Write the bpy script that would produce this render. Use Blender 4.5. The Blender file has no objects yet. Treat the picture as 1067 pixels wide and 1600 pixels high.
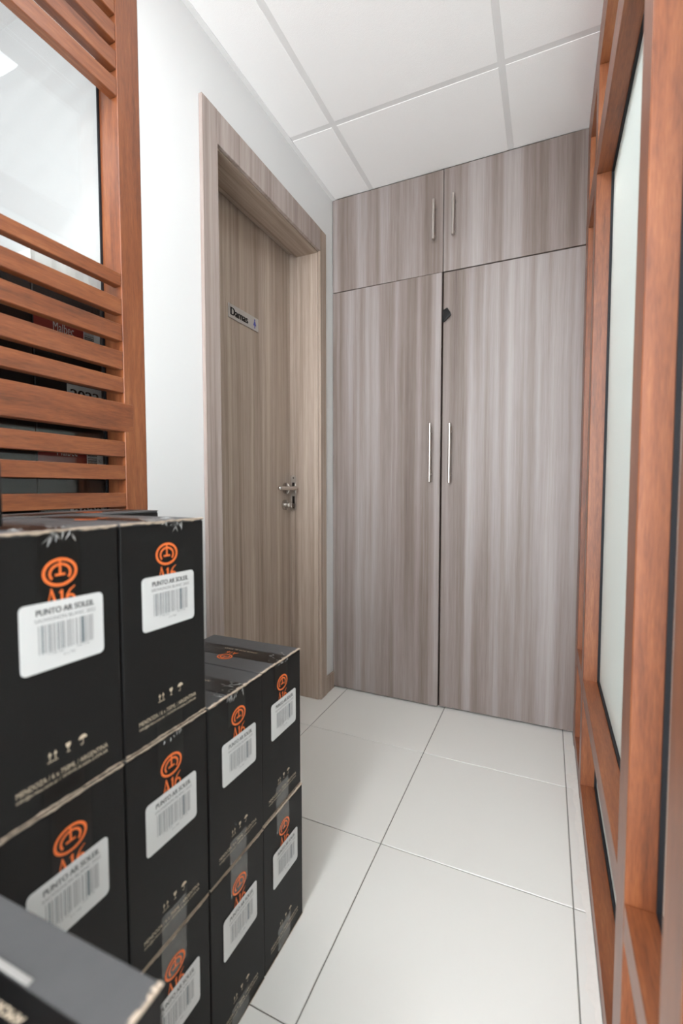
import bpy, bmesh, math, random
from mathutils import Vector, Matrix

random.seed(7)
S = bpy.context.scene
C = S.collection
R = math.radians

# ------------------------------------------------------------------ camera
cam_d = bpy.data.cameras.new('camera')
cam = bpy.data.objects.new('camera', cam_d); C.objects.link(cam)
cam.location = (0.971, -2.0451, 1.0)
cam.rotation_euler = (math.pi/2 - 0.0506, 0.0, 0.4235)
cam_d.sensor_fit = 'VERTICAL'
cam_d.sensor_height = 36.0
cam_d.lens = 713.7 * 36.0 / 1600.0
cam_d.clip_start = 0.01
cam_d.dof.use_dof = True
cam_d.dof.focus_distance = 1.45
cam_d.dof.aperture_fstop = 2.7
S.camera = cam

# ------------------------------------------------------------------ world, light, exposure
S.view_settings.view_transform = 'Standard'
S.view_settings.look = 'None'
S.view_settings.gamma = 1.0
S.view_settings.use_curve_mapping = False
S.view_settings.exposure = 0.11
S.cycles.max_bounces = 10
S.cycles.diffuse_bounces = 6
S.cycles.glossy_bounces = 4
S.cycles.transmission_bounces = 6
S.cycles.transparent_max_bounces = 10
S.cycles.caustics_reflective = False
S.cycles.caustics_refractive = False

w = bpy.data.worlds.new('world'); S.world = w
w.use_nodes = True
w.node_tree.nodes['Background'].inputs[0].default_value = (0.95, 0.97, 1.0, 1)
w.node_tree.nodes['Background'].inputs[1].default_value = 1.0

# radiance of the lamps' diffusers and power of the added fill behind the camera
L_CORRIDOR = 9.0
L_OFFICE = 46.0
L_STORE = 2.5
L_RIGHT = 38.0
POWER_FILL = 205.0

def area(name, loc, sx, sy, power, rot=(0, 0, 0), col=(1, 1, 1), parent=None):
    d = bpy.data.lights.new(name, 'AREA'); d.shape = 'RECTANGLE'
    d.size = sx; d.size_y = sy; d.energy = power; d.color = col
    o = bpy.data.objects.new(name, d); C.objects.link(o)
    o.location = loc; o.rotation_euler = rot
    if parent:
        o.parent = parent
        o.location = Vector(loc) - parent.location
    return o

# unseen fill added behind the camera to brighten ceiling and wardrobe
area('fill_light', (0.62, -4.27, 1.19), 2.6, 2.2, POWER_FILL, (R(90), 0, 0), (0.92, 0.965, 1.0))

# ------------------------------------------------------------------ helpers
def srgb(r, g, b):
    f = lambda c: (c/255)/12.92 if c/255 <= 0.04045 else ((c/255+0.055)/1.055)**2.4
    return (f(r), f(g), f(b), 1)

def new_mat(name):
    m = bpy.data.materials.new(name); m.use_nodes = True
    return m, m.node_tree, m.node_tree.nodes['Principled BSDF']

def plain(name, col, rough=0.5, spec=0.5, metal=0.0, var=0.0, vscale=20.0, bump=0.0, bscale=300.0, coat=0.0):
    m, t, b = new_mat(name)
    b.inputs['Base Color'].default_value = col
    b.inputs['Roughness'].default_value = rough
    b.inputs['Specular IOR Level'].default_value = spec
    b.inputs['Metallic'].default_value = metal
    b.inputs['Coat Weight'].default_value = coat
    tc = t.nodes.new('ShaderNodeTexCoord')
    if var:
        n = t.nodes.new('ShaderNodeTexNoise'); n.inputs['Scale'].default_value = vscale
        n.inputs['Detail'].default_value = 5
        t.links.new(tc.outputs['Object'], n.inputs['Vector'])
        mx = t.nodes.new('ShaderNodeMix'); mx.data_type = 'RGBA'
        mx.inputs[6].default_value = tuple(c*(1-var) for c in col[:3]) + (1,)
        mx.inputs[7].default_value = tuple(min(1, c*(1+var)) for c in col[:3]) + (1,)
        t.links.new(n.outputs['Fac'], mx.inputs[0])
        t.links.new(mx.outputs[2], b.inputs['Base Color'])
    if bump:
        n2 = t.nodes.new('ShaderNodeTexNoise'); n2.inputs['Scale'].default_value = bscale
        n2.inputs['Detail'].default_value = 3
        t.links.new(tc.outputs['Object'], n2.inputs['Vector'])
        bp = t.nodes.new('ShaderNodeBump'); bp.inputs['Strength'].default_value = bump
        bp.inputs['Distance'].default_value = 0.001
        t.links.new(n2.outputs['Fac'], bp.inputs['Height'])
        t.links.new(bp.outputs['Normal'], b.inputs['Normal'])
    return m

def wood(name, axis, stops, bands, streak, grain, rough, spec, coat=0.0, warp=0.02, bump=0.1, weights=(0.45, 0.35, 0.2)):
    """grain runs along `axis`; bands/streak/grain are the across-grain frequencies"""
    m, t, b = new_mat(name)
    N, L = t.nodes, t.links
    tc = N.new('ShaderNodeTexCoord'); oi = N.new('ShaderNodeObjectInfo')
    off = N.new('ShaderNodeVectorMath'); off.operation = 'SCALE'
    cmb = N.new('ShaderNodeCombineXYZ')
    for i, k in enumerate((7.3, 11.9, 5.1)):
        mm = N.new('ShaderNodeMath'); mm.operation = 'MULTIPLY'; mm.inputs[1].default_value = k
        L.new(oi.outputs['Random'], mm.inputs[0]); L.new(mm.outputs[0], cmb.inputs[i])
    add = N.new('ShaderNodeVectorMath'); add.operation = 'ADD'
    L.new(tc.outputs['Object'], add.inputs[0]); L.new(cmb.outputs[0], add.inputs[1])
    # slight waviness of the grain
    wn = N.new('ShaderNodeTexNoise'); wn.inputs['Scale'].default_value = 2.3; wn.inputs['Detail'].default_value = 2
    L.new(add.outputs[0], wn.inputs['Vector'])
    wsc = N.new('ShaderNodeVectorMath'); wsc.operation = 'SCALE'; wsc.inputs['Scale'].default_value = warp
    L.new(wn.outputs['Color'], wsc.inputs[0])
    add2 = N.new('ShaderNodeVectorMath'); add2.operation = 'ADD'
    L.new(add.outputs[0], add2.inputs[0]); L.new(wsc.outputs[0], add2.inputs[1])
    def layer(freq, along, detail, rough_=0.55):
        mp = N.new('ShaderNodeMapping')
        sc = [freq, freq, freq]; sc['XYZ'.index(axis)] = along
        mp.inputs['Scale'].default_value = sc
        L.new(add2.outputs[0], mp.inputs['Vector'])
        n = N.new('ShaderNodeTexNoise'); n.inputs['Scale'].default_value = 1.0
        n.inputs['Detail'].default_value = detail; n.inputs['Roughness'].default_value = rough_
        L.new(mp.outputs[0], n.inputs['Vector'])
        return n.outputs['Fac']
    a = layer(bands[0], bands[1], 2); s_ = layer(streak[0], streak[1], 4); g = layer(grain[0], grain[1], 3)
    def mul(x, k):
        q = N.new('ShaderNodeMath'); q.operation = 'MULTIPLY'; q.inputs[1].default_value = k
        L.new(x, q.inputs[0]); return q.outputs[0]
    def plus(x, y):
        q = N.new('ShaderNodeMath'); q.operation = 'ADD'; L.new(x, q.inputs[0]); L.new(y, q.inputs[1]); return q.outputs[0]
    tot = plus(plus(mul(a, weights[0]), mul(s_, weights[1])), mul(g, weights[2]))
    cr = N.new('ShaderNodeValToRGB')
    els = cr.color_ramp.elements
    els[0].position, els[0].color = stops[0]
    els[1].position, els[1].color = stops[-1]
    for p, c in stops[1:-1]:
        e = els.new(p); e.color = c
    L.new(tot, cr.inputs[0]); L.new(cr.outputs[0], b.inputs['Base Color'])
    b.inputs['Roughness'].default_value = rough
    b.inputs['Specular IOR Level'].default_value = spec
    b.inputs['Coat Weight'].default_value = coat
    b.inputs['Coat Roughness'].default_value = 0.33
    bp = N.new('ShaderNodeBump'); bp.inputs['Strength'].default_value = bump; bp.inputs['Distance'].default_value = 0.0006
    L.new(g, bp.inputs['Height']); L.new(bp.outputs['Normal'], b.inputs['Normal'])
    return m

def add_box(bm, x0, x1, y0, y1, z0, z1, bev=0.0, seg=1):
    r = bmesh.ops.create_cube(bm, size=1.0)
    vs = r['verts']
    for v in vs:
        v.co = Vector(((x0+x1)/2 + v.co.x*(x1-x0), (y0+y1)/2 + v.co.y*(y1-y0), (z0+z1)/2 + v.co.z*(z1-z0)))
    if bev > 0:
        es = {e for v in vs for e in v.link_edges}
        bmesh.ops.bevel(bm, geom=list(es), offset=bev, segments=seg, profile=0.5, affect='EDGES')

def add_tube(bm, p0, p1, r, seg=14, r2=None, caps=True):
    p0, p1 = Vector(p0), Vector(p1); d = p1-p0
    q = d.to_track_quat('Z', 'Y').to_matrix().to_4x4()
    bmesh.ops.create_cone(bm, cap_ends=caps, segments=seg, radius1=r, radius2=r if r2 is None else r2,
                          depth=d.length, matrix=Matrix.Translation((p0+p1)/2) @ q)

def root_of(p):
    while p.parent: p = p.parent
    return p

def obj(name, bm, mat, parent=None, base=None, smooth=False, local=False):
    """bm in world coordinates unless local; a top-level mesh gets its origin at base"""
    me = bpy.data.meshes.new(name)
    off = Vector((0, 0, 0))
    if parent is not None and not local: off = root_of(parent).location
    elif base is not None: off = Vector(base)
    if off.length: bmesh.ops.translate(bm, verts=bm.verts, vec=-off)
    bm.normal_update(); bm.to_mesh(me); bm.free()
    if smooth:
        for p in me.polygons: p.use_smooth = True
        me.set_sharp_from_angle(angle=R(35))
    me.materials.append(mat)
    o = bpy.data.objects.new(name, me); C.objects.link(o)
    if parent is not None: o.parent = parent
    elif base is not None: o.location = base
    return o

def boxo(name, dims, mat, parent=None, bev=0.0, base=None, local=False, seg=1):
    bm = bmesh.new(); add_box(bm, *dims, bev=bev, seg=seg)
    return obj(name, bm, mat, parent, base, local=local)

def thing(name, label, cat, loc=(0, 0, 0), rotz=0.0, group=None):
    o = bpy.data.objects.new(name, None); C.objects.link(o)
    o.empty_display_size = 0.05
    o.location = loc; o.rotation_euler = (0, 0, rotz)
    o['label'] = label; o['category'] = cat
    if group: o['group'] = group
    return o

def tag(o, label, cat, group=None):
    o['label'] = label; o['category'] = cat
    if group: o['group'] = group
    return o

def struct(o, label=None):
    o['kind'] = 'structure'
    if label: o['label'] = label
    return o

def struct_root(name, loc=(0, 0, 0), label=None):
    o = bpy.data.objects.new(name, None); C.objects.link(o); o.location = loc
    o.empty_display_size = 0.05
    return struct(o, label)

_tx = {}
def text_geo(s):
    """flat triangulated letters of the built-in font: (verts2d, faces), width, height"""
    if s in _tx: return _tx[s]
    cu = bpy.data.curves.new('t', 'FONT'); cu.body = s; cu.resolution_u = 3
    ob = bpy.data.objects.new('t', cu); C.objects.link(ob)
    dg = bpy.context.evaluated_depsgraph_get(); dg.update()
    me = bpy.data.meshes.new_from_object(ob.evaluated_get(dg))
    vs = [(v.co.x, v.co.y) for v in me.vertices]; fs = [tuple(p.vertices) for p in me.polygons]
    bpy.data.objects.remove(ob); bpy.data.curves.remove(cu); bpy.data.meshes.remove(me)
    x0 = min(v[0] for v in vs); x1 = max(v[0] for v in vs); y0 = min(v[1] for v in vs); y1 = max(v[1] for v in vs)
    vs = [((x-x0)/(x1-x0), (y-y0)/(y1-y0)) for x, y in vs]
    _tx[s] = (vs, fs); return _tx[s]

class Decal:
    """flat print laid out in (a,b) metres, mapped by fn(a,b)->xyz"""
    def __init__(self): self.v = []; self.f = []
    def poly(self, pts):
        n = len(self.v); self.v += [tuple(p) for p in pts]; self.f.append(tuple(range(n, n+len(pts))))
    def rect(self, a0, a1, b0, b1): self.poly([(a0, b0), (a1, b0), (a1, b1), (a0, b1)])
    def text(self, s, a0, a1, b0, b1, bold=0.0):
        vs, fs = text_geo(s)
        for da in ((0.0,) if not bold else (-bold, 0.0, bold)):
            n = len(self.v)
            self.v += [(a0+x*(a1-a0)+da, b0+y*(b1-b0)) for x, y in vs]
            self.f += [tuple(i+n for i in f) for f in fs]
    def stroke(self, pts, ws):
        """ribbon through pts with width ws (number or list)"""
        if not hasattr(ws, '__len__'): ws = [ws]*len(pts)
        L = []
        for i, p in enumerate(pts):
            p0 = pts[max(0, i-1)]; p1 = pts[min(len(pts)-1, i+1)]
            dx, dy = p1[0]-p0[0], p1[1]-p0[1]; l = math.hypot(dx, dy) or 1
            nx, ny = -dy/l, dx/l
            L.append(((p[0]+nx*ws[i]/2, p[1]+ny*ws[i]/2), (p[0]-nx*ws[i]/2, p[1]-ny*ws[i]/2)))
        for i in range(len(L)-1):
            self.poly([L[i][1], L[i+1][1], L[i+1][0], L[i][0]])
    def arc(self, ca, cb, ra, rb, t0, t1, wd, n=40):
        pts = [(ca+ra*math.cos(R(t0+(t1-t0)*i/n)), cb+rb*math.sin(R(t0+(t1-t0)*i/n))) for i in range(n+1)]
        self.stroke(pts, wd)
    def build(self, name, fn, mat, parent):
        me = bpy.data.meshes.new(name)
        me.from_pydata([fn(a, b) for a, b in self.v], [], self.f); me.update()
        me.materials.append(mat)
        o = bpy.data.objects.new(name, me); C.objects.link(o); o.parent = parent
        return o

# ------------------------------------------------------------------ materials
M = {}
M['wall'] = plain('wall_paint', srgb(219, 219, 219), 0.75, 0.2, var=0.008, vscale=3, bump=0.05, bscale=220)
M['ceil'] = plain('ceiling_panel', srgb(249, 248, 248), 0.85, 0.2, var=0.012, vscale=160, bump=0.5, bscale=420)
M['bar'] = plain('grid_bar_paint', srgb(228, 227, 227), 0.5, 0.3, var=0.01)
M['tile'] = plain('floor_tile', srgb(226, 224, 219), 0.32, 0.42, var=0.012, vscale=2.2, bump=0.03, bscale=90)
M['grout'] = plain('grout', srgb(138, 135, 130), 0.9, 0.2, var=0.08, vscale=40)
M['mortar'] = plain('mortar', srgb(224, 220, 214), 0.9, 0.2, var=0.06, vscale=60, bump=0.5, bscale=120)
lam_stops = [(0.32, srgb(94, 80, 72)), (0.44, srgb(122, 109, 102)), (0.53, srgb(141, 130, 126)), (0.66, srgb(164, 156, 154))]
M['laminate'] = wood('wardrobe_laminate', 'Z', lam_stops, (11, 0.22), (38, 0.5), (330, 9), 0.45, 0.32, warp=0.012, weights=(0.52, 0.36, 0.12))
door_stops = [(0.30, srgb(112, 95, 82)), (0.43, srgb(148, 131, 118)), (0.53, srgb(168, 151, 138)), (0.68, srgb(192, 177, 165))]
M['doorwood'] = wood('door_laminate', 'Z', door_stops, (12, 0.3), (60, 0.8), (360, 9), 0.42, 0.4, warp=0.012, weights=(0.35, 0.45, 0.2))
M['doorwood_y'] = wood('door_laminate_along', 'Y', door_stops, (12, 0.3), (60, 0.8), (360, 9), 0.42, 0.4, warp=0.012, weights=(0.35, 0.45, 0.2))
M['casing'] = wood('casing_laminate', 'Z', [(0.30, srgb(122, 106, 98)), (0.45, srgb(148, 133, 126)), (0.6, srgb(174, 161, 155))], (14, 0.3), (70, 0.8), (360, 9), 0.4, 0.45, warp=0.01)
red_stops = [(0.34, srgb(84, 40, 15)), (0.45, srgb(117, 61, 29)), (0.54, srgb(133, 74, 38)), (0.66, srgb(154, 94, 54))]
M['cedar_z'] = wood('cedar_upright', 'Z', red_stops, (16, 1.2), (80, 6), (420, 40), 0.5, 0.5, coat=0.55, warp=0.02, weights=(0.36, 0.36, 0.28))
M['cedar_y'] = wood('cedar_along', 'Y', red_stops, (16, 1.2), (80, 6), (420, 40), 0.5, 0.5, coat=0.55, warp=0.02, weights=(0.36, 0.36, 0.28))
M['gasket'] = plain('black_rubber', srgb(28, 29, 33), 0.6, 0.3, var=0.1)
M['black'] = plain('black_strap', srgb(26, 27, 27), 0.6, 0.4, var=0.15, vscale=120, bump=0.4, bscale=500)
M['steel'] = plain('brushed_steel', srgb(205, 198, 192), 0.28, 0.5, metal=1.0, var=0.04, vscale=200)
M['chrome'] = plain('satin_chrome', srgb(200, 195, 190), 0.22, 0.5, metal=1.0, var=0.03, vscale=150)
M['slot'] = plain('dark_slot', srgb(40, 34, 30), 0.8, 0.2, var=0.05)
M['dark'] = plain('dark_gap', srgb(46, 34, 28), 0.8, 0.1, var=0.05)
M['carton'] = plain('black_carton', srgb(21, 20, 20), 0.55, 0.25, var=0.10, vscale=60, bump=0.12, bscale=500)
M['flap'] = plain('carton_flap_lit', srgb(76, 76, 77), 0.52, 0.35, var=0.10, vscale=50, bump=0.15, bscale=400)  # paler than the body: overhead light on the lids put into the colour
M['kraft'] = plain('torn_board', srgb(172, 156, 140), 0.9, 0.2, var=0.18, vscale=150, bump=0.6, bscale=500)
M['tape'] = plain('black_tape', srgb(10, 10, 10), 0.28, 0.35, var=0.1, vscale=30, bump=0.25, bscale=60)
M['cleartape'] = plain('clear_tape_over_black', srgb(76, 75, 72), 0.25, 0.55, var=0.35, vscale=45, bump=0.5, bscale=70)
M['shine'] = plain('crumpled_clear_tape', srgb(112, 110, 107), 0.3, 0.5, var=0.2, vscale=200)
M['highlight'] = plain('tape_highlight', srgb(138, 136, 133), 0.4, 0.5, var=0.1, vscale=80)  # pale grey painted in for the gleam at the tape end
M['orange'] = plain('orange_print', srgb(238, 118, 56), 0.5, 0.4, var=0.05, vscale=200)
M['cream'] = plain('cream_print', srgb(202, 186, 164), 0.6, 0.3, var=0.08, vscale=300)
M['sticker'] = plain('white_sticker', srgb(212, 212, 212), 0.5, 0.4, var=0.01)
M['ink'] = plain('grey_ink', srgb(104, 104, 107), 0.6, 0.3, var=0.05)
M['inkpale'] = plain('pale_ink', srgb(142, 142, 145), 0.6, 0.3, var=0.05)
M['barspale'] = plain('barcode_pale_ink', srgb(168, 168, 170), 0.6, 0.3, var=0.05)
M['bars'] = plain('barcode_ink', srgb(70, 88, 100), 0.6, 0.3, var=0.1, vscale=200)
M['blackink'] = plain('black_ink', srgb(28, 27, 27), 0.6, 0.3, var=0.05)
M['redlabel'] = plain('red_label', srgb(128, 40, 34), 0.45, 0.4, var=0.08)
M['greylabel'] = plain('grey_label', srgb(190, 191, 190), 0.5, 0.3, var=0.03)
M['silverplate'] = plain('silver_plate', srgb(176, 170, 166), 0.35, 0.5, metal=0.35, var=0.03, vscale=60)
M['blueink'] = plain('blue_ink', srgb(72, 76, 150), 0.5, 0.3, var=0.05)
M['foam'] = plain('white_board', srgb(240, 240, 238), 0.7, 0.3, var=0.02, vscale=30, bump=0.4, bscale=60)
M['lampframe'] = plain('lamp_frame', srgb(235, 235, 235), 0.4, 0.4, var=0.01)

def schlick(t, f0, k=1.0):
    lw = t.nodes.new('ShaderNodeLayerWeight'); lw.inputs['Blend'].default_value = 0.5
    pw = t.nodes.new('ShaderNodeMath'); pw.operation = 'POWER'; pw.inputs[1].default_value = 5.0
    ma = t.nodes.new('ShaderNodeMath'); ma.operation = 'MULTIPLY_ADD'; ma.inputs[1].default_value = k*(1-f0); ma.inputs[2].default_value = f0
    t.links.new(lw.outputs['Facing'], pw.inputs[0]); t.links.new(pw.outputs[0], ma.inputs[0])
    return ma.outputs[0]

def glass_clear():
    m = bpy.data.materials.new('clear_glass'); m.use_nodes = True
    t = m.node_tree; t.nodes.clear()
    o = t.nodes.new('ShaderNodeOutputMaterial'); tr = t.nodes.new('ShaderNodeBsdfTransparent')
    gl = t.nodes.new('ShaderNodeBsdfGlossy'); gl.inputs['Roughness'].default_value = 0.015
    tr.inputs['Color'].default_value = (0.95, 0.955, 0.95, 1)
    fr = schlick(t, 0.045)
    mx = t.nodes.new('ShaderNodeMixShader')
    t.links.new(fr, mx.inputs[0]); t.links.new(tr.outputs[0], mx.inputs[1]); t.links.new(gl.outputs[0], mx.inputs[2])
    t.links.new(mx.outputs[0], o.inputs[0]); return m
M['glass'] = glass_clear()

def glass_frost():
    m = bpy.data.materials.new('frosted_glass'); m.use_nodes = True
    t = m.node_tree; t.nodes.clear()
    o = t.nodes.new('ShaderNodeOutputMaterial')
    tl = t.nodes.new('ShaderNodeBsdfTranslucent'); tl.inputs['Color'].default_value = srgb(226, 230, 227)
    df = t.nodes.new('ShaderNodeBsdfDiffuse'); df.inputs['Color'].default_value = srgb(208, 213, 210)
    m1 = t.nodes.new('ShaderNodeMixShader'); m1.inputs[0].default_value = 0.55
    gl = t.nodes.new('ShaderNodeBsdfGlossy'); gl.inputs['Roughness'].default_value = 0.32
    gl.inputs['Color'].default_value = (0.9, 0.93, 0.92, 1)
    fr = schlick(t, 0.03, 0.6)
    nz = t.nodes.new('ShaderNodeTexNoise'); nz.inputs['Scale'].default_value = 900
    bp = t.nodes.new('ShaderNodeBump'); bp.inputs['Strength'].default_value = 0.1; bp.inputs['Distance'].default_value = 0.0003
    t.links.new(nz.outputs['Fac'], bp.inputs['Height']); t.links.new(bp.outputs[0], df.inputs['Normal'])
    m2 = t.nodes.new('ShaderNodeMixShader')
    t.links.new(df.outputs[0], m1.inputs[1]); t.links.new(tl.outputs[0], m1.inputs[2])
    t.links.new(fr, m2.inputs[0]); t.links.new(m1.outputs[0], m2.inputs[1]); t.links.new(gl.outputs[0], m2.inputs[2])
    t.links.new(m2.outputs[0], o.inputs[0]); return m
M['frost'] = glass_frost()

def lamp_mat(strength):
    m = bpy.data.materials.new('lamp_diffuser'); m.use_nodes = True
    t = m.node_tree; t.nodes.clear()
    o = t.nodes.new('ShaderNodeOutputMaterial'); e = t.nodes.new('ShaderNodeEmission')
    e.inputs['Strength'].default_value = strength; e.inputs['Color'].default_value = (0.93, 0.97, 1.0, 1)
    t.links.new(e.outputs[0], o.inputs[0]); return m

# ------------------------------------------------------------------ the room shell
H = 2.381
XR = 1.086                       # corridor face of the right partition
YF = -4.3                        # far end behind the camera
# floor slab with single tiles on it
floor = struct(boxo('floor', (-1.3, 2.75, YF-0.2, 0.75, -0.12, -0.0035), M['grout'], base=(0.6, -1.8, 0)))
TL = 0.4863; XJ = 0.5619; YJ = -0.3814; J = 0.0028
def tile_cells(lo, hi, j0, step):
    k = math.floor((lo-j0)/step); out = []
    while j0+k*step < hi-1e-6:
        a = max(lo, j0+k*step+(J/2 if j0+k*step > lo else 0)); b = min(hi, j0+(k+1)*step-(J/2 if j0+(k+1)*step < hi else 0))
        if b-a > 0.012: out.append((a, b))
        k += 1
    return out
for (a0, a1) in tile_cells(-0.2, XR-0.002, XJ, TL):
    for (b0, b1) in tile_cells(YF, 0.07, YJ, TL):
        bm = bmesh.new(); add_box(bm, a0, a1, b0, b1, -0.0034, 0.0, bev=0.0012)
        obj('tile', bm, M['tile'], floor)
for (a0, a1) in tile_cells(XR, 2.6, XJ, TL):
    for (b0, b1) in tile_cells(-1.9, 0.6, YJ, TL):
        bm = bmesh.new(); add_box(bm, a0, a1, b0, b1, -0.0034, -0.0002)
        obj('tile', bm, M['tile'], floor)
# smeared mortar along the foot of the right partition
rr = random.Random(3)
bm = bmesh.new()
ys = [-1.75 + i*0.03 for i in range(56)]
prev = None
for y in ys:
    wd = 0.010 + 0.012*rr.random() + (0.016 if rr.random() > 0.8 else 0)
    a = bm.verts.new((XR-0.0012, y, 0.0028+0.002*rr.random())); b_ = bm.verts.new((XR-wd*0.5, y, 0.0018)); c = bm.verts.new((XR-wd, y+0.006*rr.random(), 0.0002))
    if prev:
        bm.faces.new((prev[0], a, b_, prev[1])); bm.faces.new((prev[1], b_, c, prev[2]))
    prev = (a, b_, c)
obj('mortar_line', bm, M['mortar'], floor, smooth=True)

# ceiling: slab, lay-in panels, grid bars
ceiling = struct(boxo('ceiling', (-1.3, 2.75, YF-0.2, 0.75, H+0.03, H+0.12), M['wall'], base=(0.6, -1.8, H)))
def cuts(lo, hi, j0, step):
    k = math.ceil((lo-j0)/step); out = [lo]
    while j0+k*step < hi-1e-6:
        if j0+k*step > lo+1e-6: out.append(j0+k*step)
        k += 1
    return out + [hi]
LIGHTS = []      # openings for lamps (x0,x1,y0,y1)
LAMP_C = (0.46, 0.76, -2.20, -1.06)
cx_ = cuts(0.0, XR+0.09, 0.2, 0.606); cy_ = cuts(YF, 0.0, -0.413, 0.606)
BW = 0.012
for i in range(len(cx_)-1):
    for k in range(len(cy_)-1):
        x0, x1, y0, y1 = cx_[i], cx_[i+1], cy_[k], cy_[k+1]
        g = 0.0105
        bm = bmesh.new(); add_box(bm, x0+(g if i else 0.0), x1-g, y0+g, y1-(g if k < len(cy_)-2 else 0), H-0.0015, H+0.016, bev=0.0012)
        obj('ceiling_panel', bm, M['ceil'], ceiling)
for x in cx_[1:-1]:
    boxo('grid_bar', (x-BW, x+BW, YF, 0.0, H-0.0005, H+0.028), M['bar'], ceiling)
for y in cy_[1:-1]:
    for i in range(len(cx_)-1):
        boxo('grid_bar', (cx_[i]+(BW if i else 0.018), cx_[i+1]-(BW if i < len(cx_)-2 else 0), y-BW, y+BW, H-0.0004, H+0.027), M['bar'], ceiling)
for (x0, x1) in ((-1.2, 0.0), (XR+0.095, 2.65)):
    boxo('plain_ceiling', (x0, x1, YF, 0.6, H, H+0.03), M['ceil'], ceiling)
t1 = struct(boxo('trim_1', (0.0, 0.018, -1.14, 0.0, H-0.004, H-0.0016), M['bar'], base=(0.0, -0.6, H-0.004)))

# left wall with the door opening
WX = -0.2
bm = bmesh.new()
add_box(bm, WX, 0, -1.147, -0.885, 0, H)
add_box(bm, WX, 0, -0.125, 0.6, 0, H)
add_box(bm, WX, 0, -0.885, -0.125, 2.11, H)
add_box(bm, WX, 0, YF, -2.42, 0, H)
struct(obj('wall_left', bm, M['wall'], base=(0, -0.6, 0)), 'white painted wall beside the door')
struct(boxo('wall_back', (-1.3, 2.75, 0.6, 0.72, 0, H), M['wall'], base=(0.6, 0.6, 0)))
struct(boxo('wall_storage_end', (-1.2, WX, -1.147, -1.047, 0, H), M['wall'], base=(-0.7, -1.1, 0)))
struct(boxo('wall_storage_side', (-1.3, -1.2, YF, 0.6, 0, H), M['wall'], base=(-1.25, -2, 0)))
struct(boxo('wall_right', (2.6, 2.7, YF, 0.6, 0, H), M['wall'], base=(2.65, -2, 0)))
# end wall behind the camera, with a wide window added for the fill
bm = bmesh.new()
add_box(bm, -1.3, 2.75, YF-0.12, YF, 0, 0.05); add_box(bm, -1.3, 2.75, YF-0.12, YF, 2.33, H)
add_box(bm, -1.3, -0.75, YF-0.12, YF, 0.05, 2.33); add_box(bm, 2.0, 2.75, YF-0.12, YF, 0.05, 2.33)
struct(obj('wall_front', bm, M['wall'], base=(0.6, YF, 0)))
wn = struct_root('added_window_1', (0.62, YF-0.06, 0.05))  # invented opening, goes with the added fill
for (x0, x1, z0, z1) in ((-0.75, -0.70, 0.05, 2.33), (1.95, 2.0, 0.05, 2.33), (0.6, 0.65, 0.1, 2.28), (-0.70, 1.95, 0.05, 0.1), (-0.70, 1.95, 2.28, 2.33)):
    boxo('added_window_frame', (x0, x1, YF-0.09, YF-0.03, z0, z1), M['lampframe'], wn)
boxo('pane', (-0.7, 0.6, YF-0.063, YF-0.057, 0.1, 2.28), M['glass'], wn)
boxo('pane', (0.65, 1.95, YF-0.063, YF-0.057, 0.1, 2.28), M['glass'], wn)
struct(boxo('baseboard_left', (0.0, 0.010, -0.0935, 0.0, 0, 0.082), M['doorwood'], base=(0.005, -0.05, 0), bev=0.001))

# ------------------------------------------------------------------ ceiling lamps
def ceiling_lamp(x0, x1, y0, y1, power, label):
    t = thing('ceiling_light', label, 'ceiling light', ((x0+x1)/2, (y0+y1)/2, H-0.012))
    bm = bmesh.new()
    for d in ((x0-.02, x0, y0-.02, y1+.02), (x1, x1+.02, y0-.02, y1+.02), (x0, x1, y0-.02, y0), (x0, x1, y1, y1+.02)):
        add_box(bm, *d, H-0.012, H-0.0016)
    obj('frame', bm, M['lampframe'], t)
    boxo('diffuser', (x0, x1, y0, y1, H-0.009, H-0.0016), lamp_mat(power), t)
    return t
ceiling_lamp(*LAMP_C, L_CORRIDOR, 'long recessed ceiling light mirrored in the clear partition glass')
ceiling_lamp(0.46, 0.76, -3.90, -2.76, L_OFFICE, 'long recessed ceiling light further behind the camera')
ceiling_lamp(-0.95, -0.55, -2.1, -1.5, L_STORE, 'ceiling light panel of the storage room behind the slats')
ceiling_lamp(1.35, 1.95, -0.75, -0.15, L_RIGHT, 'ceiling light panel behind the frosted glass partition')
ceiling_lamp(1.6, 2.2, -2.3, -1.7, L_RIGHT, 'second ceiling light panel behind the frosted glass, nearer the camera')

# ------------------------------------------------------------------ door with casing
door = struct_root('door_1', (-0.08, -0.505, 0), 'brown laminate door set deep in its frame in the white wall')
LX = -0.155
def pl(name, *d, mat='doorwood', parent=door, bev=0.0008): return boxo(name, d, M[mat], parent, bev=bev)
leaf = pl('door_leaf', LX-0.04, LX, -0.868, -0.142, 0.006, 2.094)
# jamb lining and head, with the rebate that takes the leaf
pl('jamb', -0.112, 0.0, -0.155, -0.127, 0, 2.068)
pl('jamb_rebate', -0.199, -0.1125, -0.140, -0.127, 0, 2.096)
pl('jamb', -0.112, 0.0, -0.883, -0.855, 0, 2.068)
pl('jamb_rebate', -0.199, -0.1125, -0.883, -0.870, 0, 2.096)
pl('head_lining', -0.112, 0.0, -0.883, -0.127, 2.068, 2.108, mat='doorwood_y')
pl('head_rebate', -0.199, -0.1125, -0.883, -0.127, 2.0962, 2.108, mat='doorwood_y')
# casing boards on the corridor face of the wall
pl('casing_board', 0.0005, 0.014, -0.928, -0.857, 0.001, 2.174, mat='casing', bev=0.0015)
pl('casing_board', 0.0005, 0.014, -0.153, -0.0945, 0.001, 2.172, mat='doorwood', bev=0.0015)
pl('casing_board', 0.0005, 0.0138, -0.8565, -0.1535, 2.072, 2.173, mat='casing', bev=0.0012)
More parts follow.
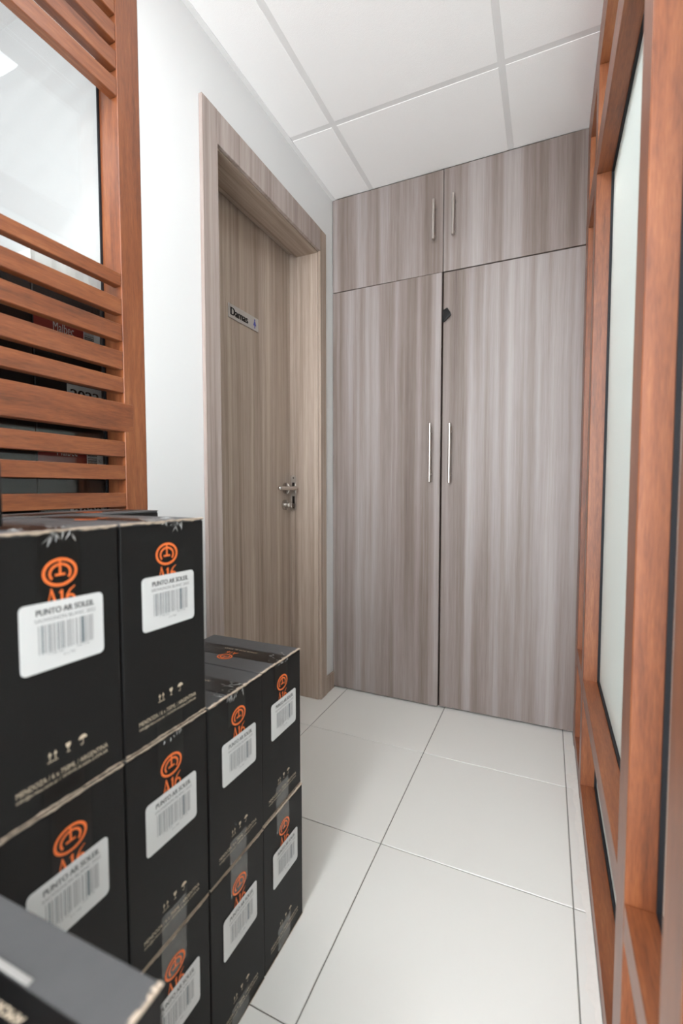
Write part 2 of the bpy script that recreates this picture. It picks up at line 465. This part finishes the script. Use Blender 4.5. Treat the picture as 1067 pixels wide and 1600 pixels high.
# lever handle, key rose, strike plate
bm = bmesh.new()
add_tube(bm, (LX, -0.192, 1.003), (LX+0.009, -0.192, 1.003), 0.026, 28)
hd = obj('handle_rose', bm, M['chrome'], leaf, smooth=False)
bm = bmesh.new()
add_tube(bm, (LX+0.009, -0.192, 1.003), (LX+0.055, -0.192, 1.003), 0.010, 18)
add_tube(bm, (LX+0.050, -0.178, 1.003), (LX+0.050, -0.318, 1.003), 0.0095, 18)
bmesh.ops.create_uvsphere(bm, u_segments=14, v_segments=8, radius=0.0095, matrix=Matrix.Translation((LX+0.050, -0.178, 1.003)))
bmesh.ops.create_uvsphere(bm, u_segments=14, v_segments=8, radius=0.0095, matrix=Matrix.Translation((LX+0.050, -0.318, 1.003)))
obj('lever', bm, M['chrome'], leaf, smooth=True)
bm = bmesh.new()
add_tube(bm, (LX, -0.200, 0.925), (LX+0.008, -0.200, 0.925), 0.024, 26)
add_tube(bm, (LX+0.008, -0.200, 0.925), (LX+0.026, -0.200, 0.925), 0.013, 20, r2=0.010)
obj('key_rose', bm, M['chrome'], leaf)
bm = bmesh.new()
add_box(bm, LX+0.026, LX+0.040, -0.203, -0.197, 0.912, 0.938, bev=0.001)
obj('thumb_turn', bm, M['chrome'], leaf)
bm = bmesh.new()                                             # strike plate with rounded ends
pts = []
for i in range(13):
    a = math.pi*i/12; pts.append((-0.139+0.0135*math.cos(a), 1.052+0.0135*math.sin(a)))
for i in range(13):
    a = math.pi+math.pi*i/12; pts.append((-0.139+0.0135*math.cos(a), 0.908+0.0135*math.sin(a)))
f = bm.faces.new([bm.verts.new((x, -0.1402, z)) for x, z in pts])
ex = bmesh.ops.extrude_face_region(bm, geom=[f])
bmesh.ops.translate(bm, verts=[v for v in ex['geom'] if isinstance(v, bmesh.types.BMVert)], vec=(0, -0.002, 0))
bmesh.ops.recalc_face_normals(bm, faces=bm.faces)
sp = obj('strike_plate', bm, M['steel'], door)
for (z0, z1) in ((1.010, 1.030), (0.930, 0.965)):
    boxo('slot', (-0.1455, -0.133, -0.1428, -0.1421, z0, z1), M['slot'], sp)
bm = bmesh.new()
for z in (1.052, 0.910): add_tube(bm, (-0.139, -0.1421, z), (-0.139, -0.1430, z), 0.0032, 10)
obj('screw', bm, M['slot'], sp)

# door sign
sg = thing('door_sign', 'small silver sign reading Damas on the brown door', 'sign', (LX+0.0008, -0.503, 1.656))
boxo('sign_plate', (LX+0.0008, LX+0.0040, -0.602, -0.405, 1.656, 1.710), M['silverplate'], sg, bev=0.0008)
d = Decal()
d.text('Damas', -0.590, -0.480, 1.668, 1.698, bold=0.0022)
fx = lambda x: (lambda a, b: tuple(Vector((x, a, b)) - sg.location))
d.build('lettering', fx(LX+0.0043), M['blackink'], sg)
d = Decal()                                                  # standing woman figure
d.arc(-0.432, 1.6975, 0.0022, 0.0022, 0, 360, 0.0044, 16)
d.poly([(-0.436, 1.693), (-0.428, 1.693), (-0.4215, 1.675), (-0.4425, 1.675)])
d.rect(-0.436, -0.433, 1.664, 1.675); d.rect(-0.431, -0.428, 1.664, 1.675)
d.build('woman_symbol', fx(LX+0.0043), M['blueink'], sg)

# ------------------------------------------------------------------ wardrobe
W = 1.0955; ZS = 1.944; XM = 0.535
wd = thing('built_in_wardrobe', 'tall grey-brown laminate wardrobe filling the end of the corridor', 'wardrobe', (W/2, 0.3, 0))
for dd in ((0.002, 0.020, 0.021, 0.59, 0.008, H-0.006), (W-0.018, W-0.002, 0.021, 0.59, 0.008, H-0.006)):
    boxo('side_panel', dd, M['laminate'], wd)
boxo('top_panel', (0.0205, W-0.0185, 0.021, 0.59, H-0.024, H-0.006), M['laminate'], wd)
boxo('shelf', (0.0205, W-0.0185, 0.024, 0.585, ZS-0.009, ZS+0.009), M['dark'], wd)
boxo('divider', (XM-0.009, XM+0.009, 0.024, 0.585, 0.010, ZS-0.0095), M['dark'], wd)
boxo('bottom_panel', (0.0205, W-0.0185, 0.024, 0.585, 0.0, 0.009), M['dark'], wd)
boxo('back_panel', (0.0205, W-0.0185, 0.5855, 0.59, 0.010, H-0.025), M['dark'], wd)
def bar_handle(door_o, x, z0, z1, hinge):
    bm = bmesh.new()
    add_tube(bm, (x, -0.034, z0), (x, -0.034, z1), 0.006, 16)
    q = (z1-z0)
    for z in (z0+q*0.13, z1-q*0.13): add_tube(bm, (x, -0.034, z), (x, 0.0, z), 0.0042, 10)
    bmesh.ops.translate(bm, verts=bm.verts, vec=-Vector(hinge))
    return obj('handle', bm, M['steel'], door_o, local=True, smooth=True)
def wdoor(x0, x1, z0, z1, hx, hz0, hz1, swing=0.0, left=True):
    hinge = ((x0 if left else x1), 0.018, z0)
    bm = bmesh.new(); add_box(bm, x0, x1, 0.0, 0.018, z0, z1, bev=0.0008)
    bmesh.ops.translate(bm, verts=bm.verts, vec=-Vector(hinge))
    o = obj('door', bm, M['laminate'], wd, local=True)
    o.location = Vector(hinge) - wd.location
    o.rotation_euler = (0, 0, swing)
    bar_handle(o, hx, hz0, hz1, hinge)
    return o
wdoor(0.003, XM-0.0015, ZS+0.002, H-0.003, 0.4975, 2.077, 2.243)
wdoor(XM+0.0015, W-0.001, ZS+0.002, H-0.003, 0.5815, 2.079, 2.247, left=False)
wdoor(0.003, XM-0.003, 0.008, ZS-0.002, 0.4935, 1.032, 1.287, swing=R(-0.75))
wdoor(XM+0.004, W-0.001, 0.010, ZS-0.003, 0.5775, 1.027, 1.284, left=False)
# strap end caught between the tall doors
bm = bmesh.new()
prof = [(0.5335, 1.777, 0.0015), (0.5365, 1.730, 0.0015), (0.545, 1.729, -0.006), (0.574, 1.751, -0.011), (0.571, 1.764, -0.012), (0.558, 1.785, -0.011)]
f0 = [bm.verts.new((x, y, z)) for x, z, y in prof]; f1 = [bm.verts.new((x, y-0.005, z)) for x, z, y in prof]
bm.faces.new(f0); bm.faces.new(f1[::-1])
for i in range(6):
    k = (i+1) % 6; bm.faces.new((f0[i], f1[i], f1[k], f0[k]))
bmesh.ops.recalc_face_normals(bm, faces=bm.faces)
tag(obj('strap_end', bm, M['black'], base=(0.553, -0.008, 1.729)), 'small black strap end sticking out between the tall wardrobe doors', 'strap')

# ------------------------------------------------------------------ left partition: slats in front of clear glass
lp = thing('slatted_partition', 'reddish wooden partition with horizontal slats and clear glass, left of the white wall', 'partition', (-0.04, -1.78, 0))
Y1 = -1.214; Y0 = -2.35
def c(name, *d, mat='cedar_y', bev=0.0012, parent=lp): return boxo(name, d, M[mat], parent, bev=bev)
c('post', -0.0665, 0.0, Y1, -1.1475, 0, H-0.002, mat='cedar_z')
c('post', -0.0665, 0.0, Y0-0.067, Y0, 0, H-0.002, mat='cedar_z')
low = [(1.500, 1.531), (1.431, 1.470), (1.366, 1.407), (1.297, 1.341), (1.239, 1.277), (1.080, 1.119), (1.023, 1.058), (0.955, 0.990),
       (0.893, 0.929), (0.831, 0.867), (0.769, 0.805)]
top = [(1.950+0.063*i, 1.991+0.063*i) for i in range(6)]
for z0, z1 in low + top:
    c('slat', -0.024, -0.001, Y0+0.0005, Y1-0.0005, z0, z1)
c('rail', -0.030, 0.0006, Y0-0.02, -1.188, 1.143, 1.214)
c('rail', -0.060, -0.001, Y0+0.0005, Y1-0.0005, 2.335, H-0.002)
c('rail', -0.060, -0.001, Y0+0.0005, Y1-0.0005, 0.0, 0.10)
GX0, GX1 = -0.073, -0.067
boxo('glass_pane', (GX0, GX1, Y0+0.002, -1.1485, 0.02, H-0.01), M['glass'], lp)
boxo('gasket', (GX1+0.0003, GX1+0.0045, Y1-0.0052, Y1-0.0003, 0.101, 2.334), M['gasket'], lp)
boxo('gasket', (GX1+0.0003, GX1+0.0045, Y0+0.0003, Y0+0.0052, 0.101, 2.334), M['gasket'], lp)

# ------------------------------------------------------------------ right partition: frosted glass
rp = thing('frosted_partition', 'reddish wooden partition with frosted glass panes along the right side', 'partition', (XR+0.045, -1.0, 0))
PX0, PX1 = XR, XR+0.09
GA, GB = XR+0.046, XR+0.052
posts = [(-0.12, -0.004), (-0.43, -0.36), (-1.29, -1.215), (-1.585, -1.51), (-2.60, -2.53)]
for y0, y1 in posts:
    boxo('post', (PX0, PX1, y0, y1, 0, H-0.002), M['cedar_z'], rp, bev=0.0012)
levels = [('bottom_rail', 0.0, 0.050), ('middle_rail', 0.335, 0.392), ('transom', 1.945, 2.035), ('top_rail', 2.26, H-0.002)]
for i in range(len(posts)-1):
    ya, yb = posts[i+1][1], posts[i][0]
    for n_, z0, z1 in levels:
        boxo(n_, (PX0+0.0004, PX1, ya+0.0003, yb-0.0003, z0, z1), M['cedar_y'], rp, bev=0.001)
    for k in range(3):
        z0, z1 = levels[k][2], levels[k+1][1]
        boxo('glass_pane', (GA, GB, ya+0.001, yb-0.001, z0+0.001, z1-0.001), M['frost'], rp)
        bm = bmesh.new()
        g = 0.006
        for dd in ((ya+0.0005, ya+g, z0+0.0005, z1-0.0005), (yb-g, yb-0.0005, z0+0.0005, z1-0.0005),
                   (ya+g, yb-g, z0+0.0005, z0+g), (ya+g, yb-g, z1-g, z1-0.0005)):
            add_box(bm, GA-0.007, GA-0.0003, *dd)
        obj('gasket', bm, M['gasket'], rp)

# ------------------------------------------------------------------ wine cartons
BW_, BD, BH = 0.1585, 0.247, 0.3165

def rough_edge(y0, y1, seed, amp, zsign):
    """irregular torn board showing along a horizontal front edge (local x=0 face, z=0 line)"""
    r = random.Random(seed); bm = bmesh.new(); n = 60; prev = None
    ph = [r.uniform(0, 6.28) for _ in range(4)]
    for i in range(n+1):
        y = y0+(y1-y0)*i/n; u = i/n*6.28
        nz = 0.5+0.28*math.sin(2.1*u+ph[0])+0.2*math.sin(5.3*u+ph[1])+0.14*math.sin(11*u+ph[2])+0.18*(r.random()-0.5)
        k = amp*max(0.10, min(1.0, nz))
        up = 0.0006+0.0010*r.random()
        v = [bm.verts.new((-0.0035*(0.4+r.random()), y, zsign*up)), bm.verts.new((0.0012, y, zsign*up*0.6)), bm.verts.new((0.0011, y, -zsign*k))]
        if prev:
            bm.faces.new((prev[0], prev[1], v[1], v[0])); bm.faces.new((prev[1], prev[2], v[2], v[1]))
        prev = v
    bmesh.ops.recalc_face_normals(bm, faces=bm.faces)
    return bm

def make_carton(label, loc, rotz, tape_top, tape_bot, seed, group='black wine cartons', worn=0.0022, prints=True, dims=None, logo_face=True, lid=0.0):
    bw, bd, bh = dims or (BW_, BD, BH)
    r = random.Random(seed)
    t = thing('wine_carton', label, 'box', loc, rotz, group)
    bm = bmesh.new(); add_box(bm, -bd, 0.0, 0, bw, 0, bh-0.004, bev=0.0022, seg=2)
    obj('carton_body', bm, M['carton'], t, local=True)
    # two long closing flaps with a seam between them
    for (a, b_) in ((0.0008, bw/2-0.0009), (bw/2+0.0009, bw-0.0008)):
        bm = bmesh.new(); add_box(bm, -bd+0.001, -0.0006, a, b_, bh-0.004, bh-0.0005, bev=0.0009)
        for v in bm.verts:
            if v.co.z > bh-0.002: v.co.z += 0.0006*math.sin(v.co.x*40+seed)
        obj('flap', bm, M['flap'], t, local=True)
    ca = bw/2 + r.uniform(-0.002, 0.002)
    # tape along the seam, over the front edge
    bm = bmesh.new(); add_box(bm, -bd+0.004, -0.002, ca+lid-0.025, ca+lid+0.025, bh-0.0004, bh+0.0003)
    obj('seam_tape', bm, M['tape'], t, local=True)
    for s in ('top', 'bot'):
        kind, ln = tape_top if s == 'top' else tape_bot
        if not kind: continue
        bm = bmesh.new(); sh = r.uniform(-0.004, 0.004)
        n = 8
        zt = bh-0.003 if s == 'top' else 0.002
        ze = (bh-ln) if s == 'top' else ln
        vs = []
        for i in range(n+1):
            a = ca-0.025+sh+0.05*i/n
            vs.append((bm.verts.new((0.0005, a, zt)), bm.verts.new((0.0005, a, ze+(0.0016*(i % 2)-0.0008 if kind == 'tape' else 0.001*math.sin(i))))))
        for i in range(n): bm.faces.new((vs[i][0], vs[i][1], vs[i+1][1], vs[i+1][0]))
        bmesh.ops.recalc_face_normals(bm, faces=bm.faces)
        obj('front_tape', bm, M[kind], t, local=True)
    if not prints: return t
    F = lambda e: (lambda a, b: (e, a, b))
    if logo_face:
        # ring emblem
        d = Decal(); lc, lb = ca+0.001, 0.268
        d.arc(lc, lb, 0.0192, 0.0147, 0, 360, 0.0034, 48)
        d.arc(lc, lb-0.0008, 0.0122, 0.0098, -38, 218, 0.0029, 34)
        d.stroke([(lc, lb+0.0135), (lc, lb-0.0015)], 0.0026)
        d.stroke([(lc-0.0062, lb-0.0027), (lc+0.0062, lb-0.0027)], 0.0026)
        d.build('emblem', F(0.0009), M['orange'], t)
        # serif letters under it
        d = Decal(); y0 = 0.2265; y1 = 0.2505; a0 = lc-0.0185
        d.stroke([(a0+0.0015, y0), (a0+0.0078, y1)], 0.0014)
        d.stroke([(a0+0.0072, y1), (a0+0.0140, y0)], [0.002, 0.0036])
        d.rect(a0+0.0040, a0+0.0112, y0+0.0075, y0+0.0086)
        d.rect(a0-0.0010, a0+0.0040, y0-0.0004, y0+0.0006); d.rect(a0+0.0112, a0+0.0166, y0-0.0004, y0+0.0006)
        d.rect(a0+0.0182, a0+0.0212, y0, y1-0.0030); d.stroke([(a0+0.0165, y1-0.0062), (a0+0.0205, y1-0.0032)], 0.0013)
        d.rect(a0+0.0168, a0+0.0226, y0-0.0004, y0+0.0006)
        d.arc(a0+0.0302, y0+0.0070, 0.0050, 0.0062, 0, 360, 0.0026, 26)
        d.stroke([(a0+0.0250, y0+0.0075), (a0+0.0262, y0+0.0140), (a0+0.0300, y0+0.0195), (a0+0.0358, y0+0.0232)], [0.0030, 0.0026, 0.0020, 0.0010])
        d.build('emblem_letters', F(0.0010), M['orange'], t)
        # sticker
        sa0 = 0.0315+r.uniform(-0.002, 0.002); sb1 = 0.2352+r.uniform(-0.003, 0.0035); tilt = r.uniform(-0.035, 0.015)
        sw, sh_ = 0.1005, 0.0765
        bm = bmesh.new(); pts = []
        rad = 0.006
        for (px, py, s0) in ((sw-rad, sh_-rad, 0), (rad, sh_-rad, 90), (rad, rad, 180), (sw-rad, rad, 270)):
            for i in range(5): pts.append((px+rad*math.cos(R(s0+22.5*i)), py+rad*math.sin(R(s0+22.5*i))))
        def sm(a, b): return (sa0+a-b*0+0.0*b, sb1-sh_+b+tilt*(a-sw/2))
        f = bm.faces.new([bm.verts.new((0.0014, *sm(a, b))) for a, b in pts])
        e = bmesh.ops.extrude_face_region(bm, geom=[f])
        bmesh.ops.translate(bm, verts=[v for v in e['geom'] if isinstance(v, bmesh.types.BMVert)], vec=(0.0004, 0, 0))
        bmesh.ops.recalc_face_normals(bm, faces=bm.faces)
        st = obj('sticker', bm, M['sticker'], t, local=True)
        fs = lambda e_: (lambda a, b: (e_, *sm(a, b)))
        d = Decal(); d.text('PUNTO AR SOLEIL', 0.018, 0.088, 0.0625, 0.0695, bold=0.0003)
        d.build('wine_name', fs(0.0020), M['ink'], st)
        d = Decal(); d.text('SAUVIGNON BLANC 2022', 0.016, 0.090, 0.0550, 0.0592)
        d.build('grape_name', fs(0.0020), M['inkpale'], st)
        d = Decal(); d.text('7 798 166', 0.030, 0.048, 0.0165, 0.0185); d.text('040 218', 0.064, 0.080, 0.0165, 0.0185); d.text('6 x 750', 0.048, 0.062, 0.0115, 0.0145)
        d.build('barcode_digits', fs(0.0020), M['inkpale'], st)['kind'] = 'stuff'
        d = Decal(); d2 = Decal(); br = random.Random(11); a = 0.0195; n_ = 0
        while a < 0.0865:
            wdt = br.choice((0.0009, 0.0014, 0.0022)); (d if n_ in (1, 3, 6, 8, 15, 21) else d2).rect(a, a+wdt, 0.0195, 0.0515)
            a += wdt+br.choice((0.0010, 0.0016, 0.0024)); n_ += 1
        d.build('barcode', fs(0.0020), M['bars'], st)['kind'] = 'stuff'
        d2.build('barcode_thin_bars', fs(0.0020), M['barspale'], st)['kind'] = 'stuff'
    # handling marks and address lines
    d = Decal()
    for i in range(2):
        a = 0.0605+0.0065*i
        d.rect(a-0.0005, a+0.0005, 0.0555, 0.0635); d.poly([(a-0.0022, 0.0610), (a+0.0022, 0.0610), (a, 0.0655)])
    d.rect(0.0575, 0.0700, 0.0535, 0.0544)
    d.poly([(0.0795, 0.0660), (0.0795, 0.0625), (0.0815, 0.0602), (0.0835, 0.0602), (0.0855, 0.0625), (0.0855, 0.0660)])
    d.rect(0.0821, 0.0829, 0.0556, 0.0602); d.rect(0.0803, 0.0847, 0.0549, 0.0557)
    d.poly([(0.0955, 0.0615)]+[(0.1010-0.0055*math.cos(R(18*i)), 0.0615+0.0050*math.sin(R(18*i))) for i in range(1, 10)]+[(0.1065, 0.0615)])
    d.rect(0.1006, 0.1014, 0.0560, 0.0615); d.arc(0.0996, 0.0560, 0.0014, 0.0014, 180, 360, 0.0008, 8)
    d.build('handling_marks', F(0.0009), M['cream'], t)
    d = Decal()
    d.text('MENDOZA / 6 x 750ML / ARGENTINA', 0.0235, 0.1345, 0.0335, 0.0395)
    d.text('info@a16sa.com.ar / WWW.A16SA.COM.AR', 0.0235, 0.1345, 0.0260, 0.0312)
    d.build('address_lines', F(0.0009), M['cream'], t)
    # print on the lid, readable from the far side
    G = lambda a, b: (-0.005-a, bw-b+lid, bh+0.0007)
    d = Decal(); d.text('AMOR POR EL VINO', 0.064, 0.152, bw/2-0.012, bw/2-0.006)
    d.build('lid_text', G, M['cream'], t)
    d = Decal(); lc, lb = 0.118, bw/2+0.036
    d.arc(lc, lb, 0.0165, 0.0125, 0, 360, 0.003, 30); d.arc(lc, lb-0.0008, 0.0105, 0.0085, -38, 218, 0.0026, 20)
    d.stroke([(lc, lb+0.0115), (lc, lb-0.0015)], 0.0022); d.stroke([(lc-0.005, lb-0.0025), (lc+0.005, lb-0.0025)], 0.0022)
    d.text('A16', lc-0.014, lc+0.014, lb-0.0315, lb-0.0175)
    d.build('lid_emblem', G, M['orange'], t)
    # worn upper and lower front edges
    bm = rough_edge(0.001, bw-0.001, seed*3+1, worn, 1); bmesh.ops.translate(bm, verts=bm.verts, vec=(0, 0, bh-0.0008))
    obj('worn_edge', bm, M['kraft'], t, local=True)
    bm = rough_edge(0.001, bw-0.001, seed*3+2, worn*0.7, -1); bmesh.ops.translate(bm, verts=bm.verts, vec=(0, 0, 0.0022))
    obj('worn_edge', bm, M['kraft'], t, local=True)
    return t

BX = 0.463
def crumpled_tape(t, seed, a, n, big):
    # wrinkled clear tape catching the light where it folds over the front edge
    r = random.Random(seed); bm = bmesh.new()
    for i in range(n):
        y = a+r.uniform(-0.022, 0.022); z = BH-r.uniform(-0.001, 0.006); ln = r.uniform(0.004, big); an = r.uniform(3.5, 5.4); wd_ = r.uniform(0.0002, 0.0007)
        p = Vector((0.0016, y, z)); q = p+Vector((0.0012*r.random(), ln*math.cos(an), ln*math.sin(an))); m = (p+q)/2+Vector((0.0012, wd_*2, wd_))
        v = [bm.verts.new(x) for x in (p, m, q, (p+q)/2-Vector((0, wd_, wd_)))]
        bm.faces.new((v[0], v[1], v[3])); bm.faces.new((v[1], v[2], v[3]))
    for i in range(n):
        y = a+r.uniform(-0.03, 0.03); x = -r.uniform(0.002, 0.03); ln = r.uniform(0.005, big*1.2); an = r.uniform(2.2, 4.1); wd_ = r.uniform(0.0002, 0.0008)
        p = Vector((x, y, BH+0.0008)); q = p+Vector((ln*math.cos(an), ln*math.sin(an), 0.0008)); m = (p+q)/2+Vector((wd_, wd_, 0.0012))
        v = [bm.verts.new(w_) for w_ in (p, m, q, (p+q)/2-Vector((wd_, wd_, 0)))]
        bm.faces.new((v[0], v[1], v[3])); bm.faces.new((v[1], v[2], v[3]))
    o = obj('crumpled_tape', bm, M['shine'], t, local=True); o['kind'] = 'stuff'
YC = [-1.7838, -1.6225, -1.4610, -1.3015]          # near edge of each column
T_ = 'tape'; K_ = 'cleartape'
spec = {
 (0, 2): ('black wine carton on top of the stack, leftmost and largest in view, beside the slats', (T_, 0.075), (T_, 0.034)),
 (0, 1): ('black wine carton directly beneath the largest top carton, sticker half hidden by the blurred box', (T_, 0.085), (T_, 0.03)),
 (0, 0): ('black wine carton on the floor hidden behind the blurred foreground box', (K_, 0.06), (K_, 0.03)),
 (1, 2): ('top black wine carton of the tall stack, at its end facing the door', (None, 0), (T_, 0.036)),
 (1, 1): ('middle black wine carton of the tall stack end, between an upper and a lower carton', (T_, 0.05), (K_, 0.046)),
 (1, 0): ('bottom black wine carton of the tall stack end, partly behind the blurred corner', (K_, 0.06), (K_, 0.03)),
 (2, 1): ('upper black wine carton in the low stack, touching the tall stack', (T_, 0.058), (K_, 0.045)),
 (2, 0): ('floor-level black wine carton in the low stack, next to the tall stack', (K_, 0.06), (K_, 0.045)),
 (3, 1): ('upper black wine carton at the far end of the low stack, nearest the wardrobe', (T_, 0.055), (K_, 0.05)),
 (3, 0): ('floor-level black wine carton at the far end, nearest the wardrobe', (K_, 0.05), (K_, 0.055)),
}
LV = 0.3185
for (ci, li), (lab, tt, tb) in spec.items():
    dx = {(1, 2): 0.0, (0, 2): 0.001, (3, 1): -0.002, (2, 1): 0.001}.get((ci, li), 0.0)
    t = make_carton(lab, (BX+dx, YC[ci], li*LV), R(random.Random(ci*7+li).uniform(-0.35, 0.35)), tt, tb, ci*10+li+1,
                worn=0.0034 if li == 2 else 0.0022)
    wr = {(0, 2): (0.075, 14, 0.016), (1, 2): (0.092, 16, 0.018), (2, 1): (0.072, 18, 0.014), (3, 1): (0.085, 8, 0.007), (1, 1): (0.085, 7, 0.008)}.get((ci, li))
    if wr: crumpled_tape(t, ci*5+li, *wr)
# second row, turned lengthwise against the wall
for li in range(3):
    for ci, y in enumerate((-1.5545, -1.806)):
        if li == 2:
            lab = ('top black wine carton of the back row, its end showing before the white wall', 'top black wine carton of the back row, lid edge under the slats')[ci]
        else:
            lab = 'black wine carton of the back row hidden behind the front cartons'
        # turned 90 degrees: its long side faces the corridor
        make_carton(lab, (0.203, y+0.247, li*LV), R(90), (T_, 0.05), (None, 0), 60+li*2+ci, group='cartons of the back row', worn=0.0034)

# foreground pair, out of focus
fg = make_carton('blurred black wine carton lid in the lower left corner, closest to the camera', (0.722, -1.9655, LV), R(1.2), (None, 0), (None, 0), 90, worn=0.0012, lid=0.012)
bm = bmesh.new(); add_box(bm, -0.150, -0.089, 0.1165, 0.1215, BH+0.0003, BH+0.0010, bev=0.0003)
obj('tape_highlight', bm, M['highlight'], fg, local=True)  # highlight on the lid tape, modelled as a thin pale strip
#
make_carton('black wine carton under the blurred closest carton', (0.722, -1.966, 0), R(0.8), (None, 0), (None, 0), 91)
# small dark carton lying on the tall stack at the picture's left edge
t = thing('flat_carton', 'dark flat carton lying on the tall stack at the left picture edge', 'box', (0.33, -1.772, 3*LV+0.0006))
bm = bmesh.new(); add_box(bm, 0.255, 0.405, -1.815, -1.729, 3*LV+0.0006, 3*LV+0.076, bev=0.002)
obj('carton_body', bm, M['carton'], t)
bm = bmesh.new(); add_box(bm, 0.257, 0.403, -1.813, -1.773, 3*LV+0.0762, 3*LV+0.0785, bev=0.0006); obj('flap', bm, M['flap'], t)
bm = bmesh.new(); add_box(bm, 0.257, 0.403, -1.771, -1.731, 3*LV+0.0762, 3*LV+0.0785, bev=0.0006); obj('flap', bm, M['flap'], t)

# ------------------------------------------------------------------ cartons in the storage room behind the slats
SH = 0.2945; SF = -0.108
def store_carton(label, y0, y1, lv, kind):
    z0 = lv*0.295
    t = thing('malbec_carton' if kind == 'malbec' else 'dark_carton', label, 'box', (SF-0.12, (y0+y1)/2, z0), 0, 'cartons in the storage room')
    bm = bmesh.new(); add_box(bm, SF-0.25, SF, y0, y1, z0, z0+SH-0.003, bev=0.002); obj('carton_body', bm, M['carton'], t)
    for a, b_ in ((y0+0.001, (y0+y1)/2-0.001), ((y0+y1)/2+0.001, y1-0.001)):
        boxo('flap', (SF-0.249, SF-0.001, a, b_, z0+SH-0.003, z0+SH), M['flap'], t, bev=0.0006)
    FX = lambda e: (lambda a, b: tuple(Vector((SF+e, a, z0+b)) - t.location))
    if kind == 'malbec':
        lb = boxo('red_label', (SF+0.0002, SF+0.0008, y0+0.001, y0+0.124, z0+0.160, z0+0.232), M['redlabel'], t)
        d = Decal(); d.text('Malbec', y0+0.046, y0+0.098, 0.196, 0.219); d.build('lettering', FX(0.0011), M['greylabel'], lb)
        bl = boxo('barcode_label', (SF+0.0002, SF+0.0008, y0+0.1245, y1-0.004, z0+0.160, z0+0.232), M['sticker'], t)
        d = Decal(); br = random.Random(5); b = 0.170
        while b < 0.222:
            q = br.choice((0.0010, 0.0018, 0.0026)); d.rect(y0+0.126, y0+0.153, b, b+q); b += q+br.choice((0.0012, 0.002))
        d.text('52', y0+0.157, y0+0.166, 0.184, 0.192)
        d.build('barcode', FX(0.0011), M['blackink'], bl)['kind'] = 'stuff'
        yl = boxo('year_label', (SF+0.0002, SF+0.0008, y0+0.076, y1-0.004, z0+0.035, z0+0.078), M['greylabel'], t)
        d = Decal(); d.text('2022', y0+0.085, y1-0.012, 0.045, 0.067, bold=0.0012); d.build('lettering', FX(0.0011), M['blackink'], yl)
    else:
        boxo('grey_label', (SF+0.0002, SF+0.0008, y0+0.02, y0+0.107, z0+0.205, z0+0.245), M['greylabel'], t)
        boxo('white_line', (SF+0.0002, SF+0.0008, y0+0.02, y0+0.107, z0+0.160, z0+0.164), M['sticker'], t)
        boxo('grey_label', (SF+0.0002, SF+0.0008, y0+0.02, y0+0.095, z0+0.060, z0+0.085), M['greylabel'], t)
    return t
for lv in range(5):
    nm = {4: 'topmost', 3: 'second from top'}.get(lv)
    la = (f'dark carton with red Malbec label behind the slats, {nm}' if nm else 'dark carton low in the storage stack, hidden behind the corridor cartons')
    lb_ = (f'dark carton with grey label at the left picture edge behind the slats, {nm}' if nm else 'dark carton low in the storage stack, hidden behind the corridor cartons')
    store_carton(la, -1.365, -1.190, lv, 'malbec')
    store_carton(lb_, -1.543, -1.368, lv, 'plain')
# white boards lying on the cartons
rr = random.Random(9)
for (y0, y1, zb, th, dx, lab) in ((-1.55, -1.366, 1.4755, 0.050, 0.0, 'thick white board lying on the storage cartons at the left picture edge'),
                                  (-1.363, -1.156, 1.4755, 0.046, 0.004, 'thick white board lying on the Malbec carton, under a ragged sheet'),
                                  (-1.355, -1.160, 1.5265, 0.030, 0.012, 'ragged white sheet on the thick white board above the Malbec carton')):
    bm = bmesh.new(); n = 16
    A = []
    for i in range(n+1):
        y = y0+(y1-y0)*i/n; fr = SF-0.004-dx-0.004*rr.random(); tp = zb+th-0.004*rr.random()
        A.append([bm.verts.new((SF-0.24, y, zb)), bm.verts.new((fr, y, zb)), bm.verts.new((fr, y, tp)), bm.verts.new((SF-0.24, y, tp))])
    for i in range(n):
        for k in range(4): bm.faces.new((A[i][k], A[i+1][k], A[i+1][(k+1) % 4], A[i][(k+1) % 4]))
    bm.faces.new(A[0]); bm.faces.new(A[-1][::-1])
    bmesh.ops.recalc_face_normals(bm, faces=bm.faces)
    tag(obj('white_board', bm, M['foam'], base=(SF-0.12, (y0+y1)/2, zb)), lab, 'board')
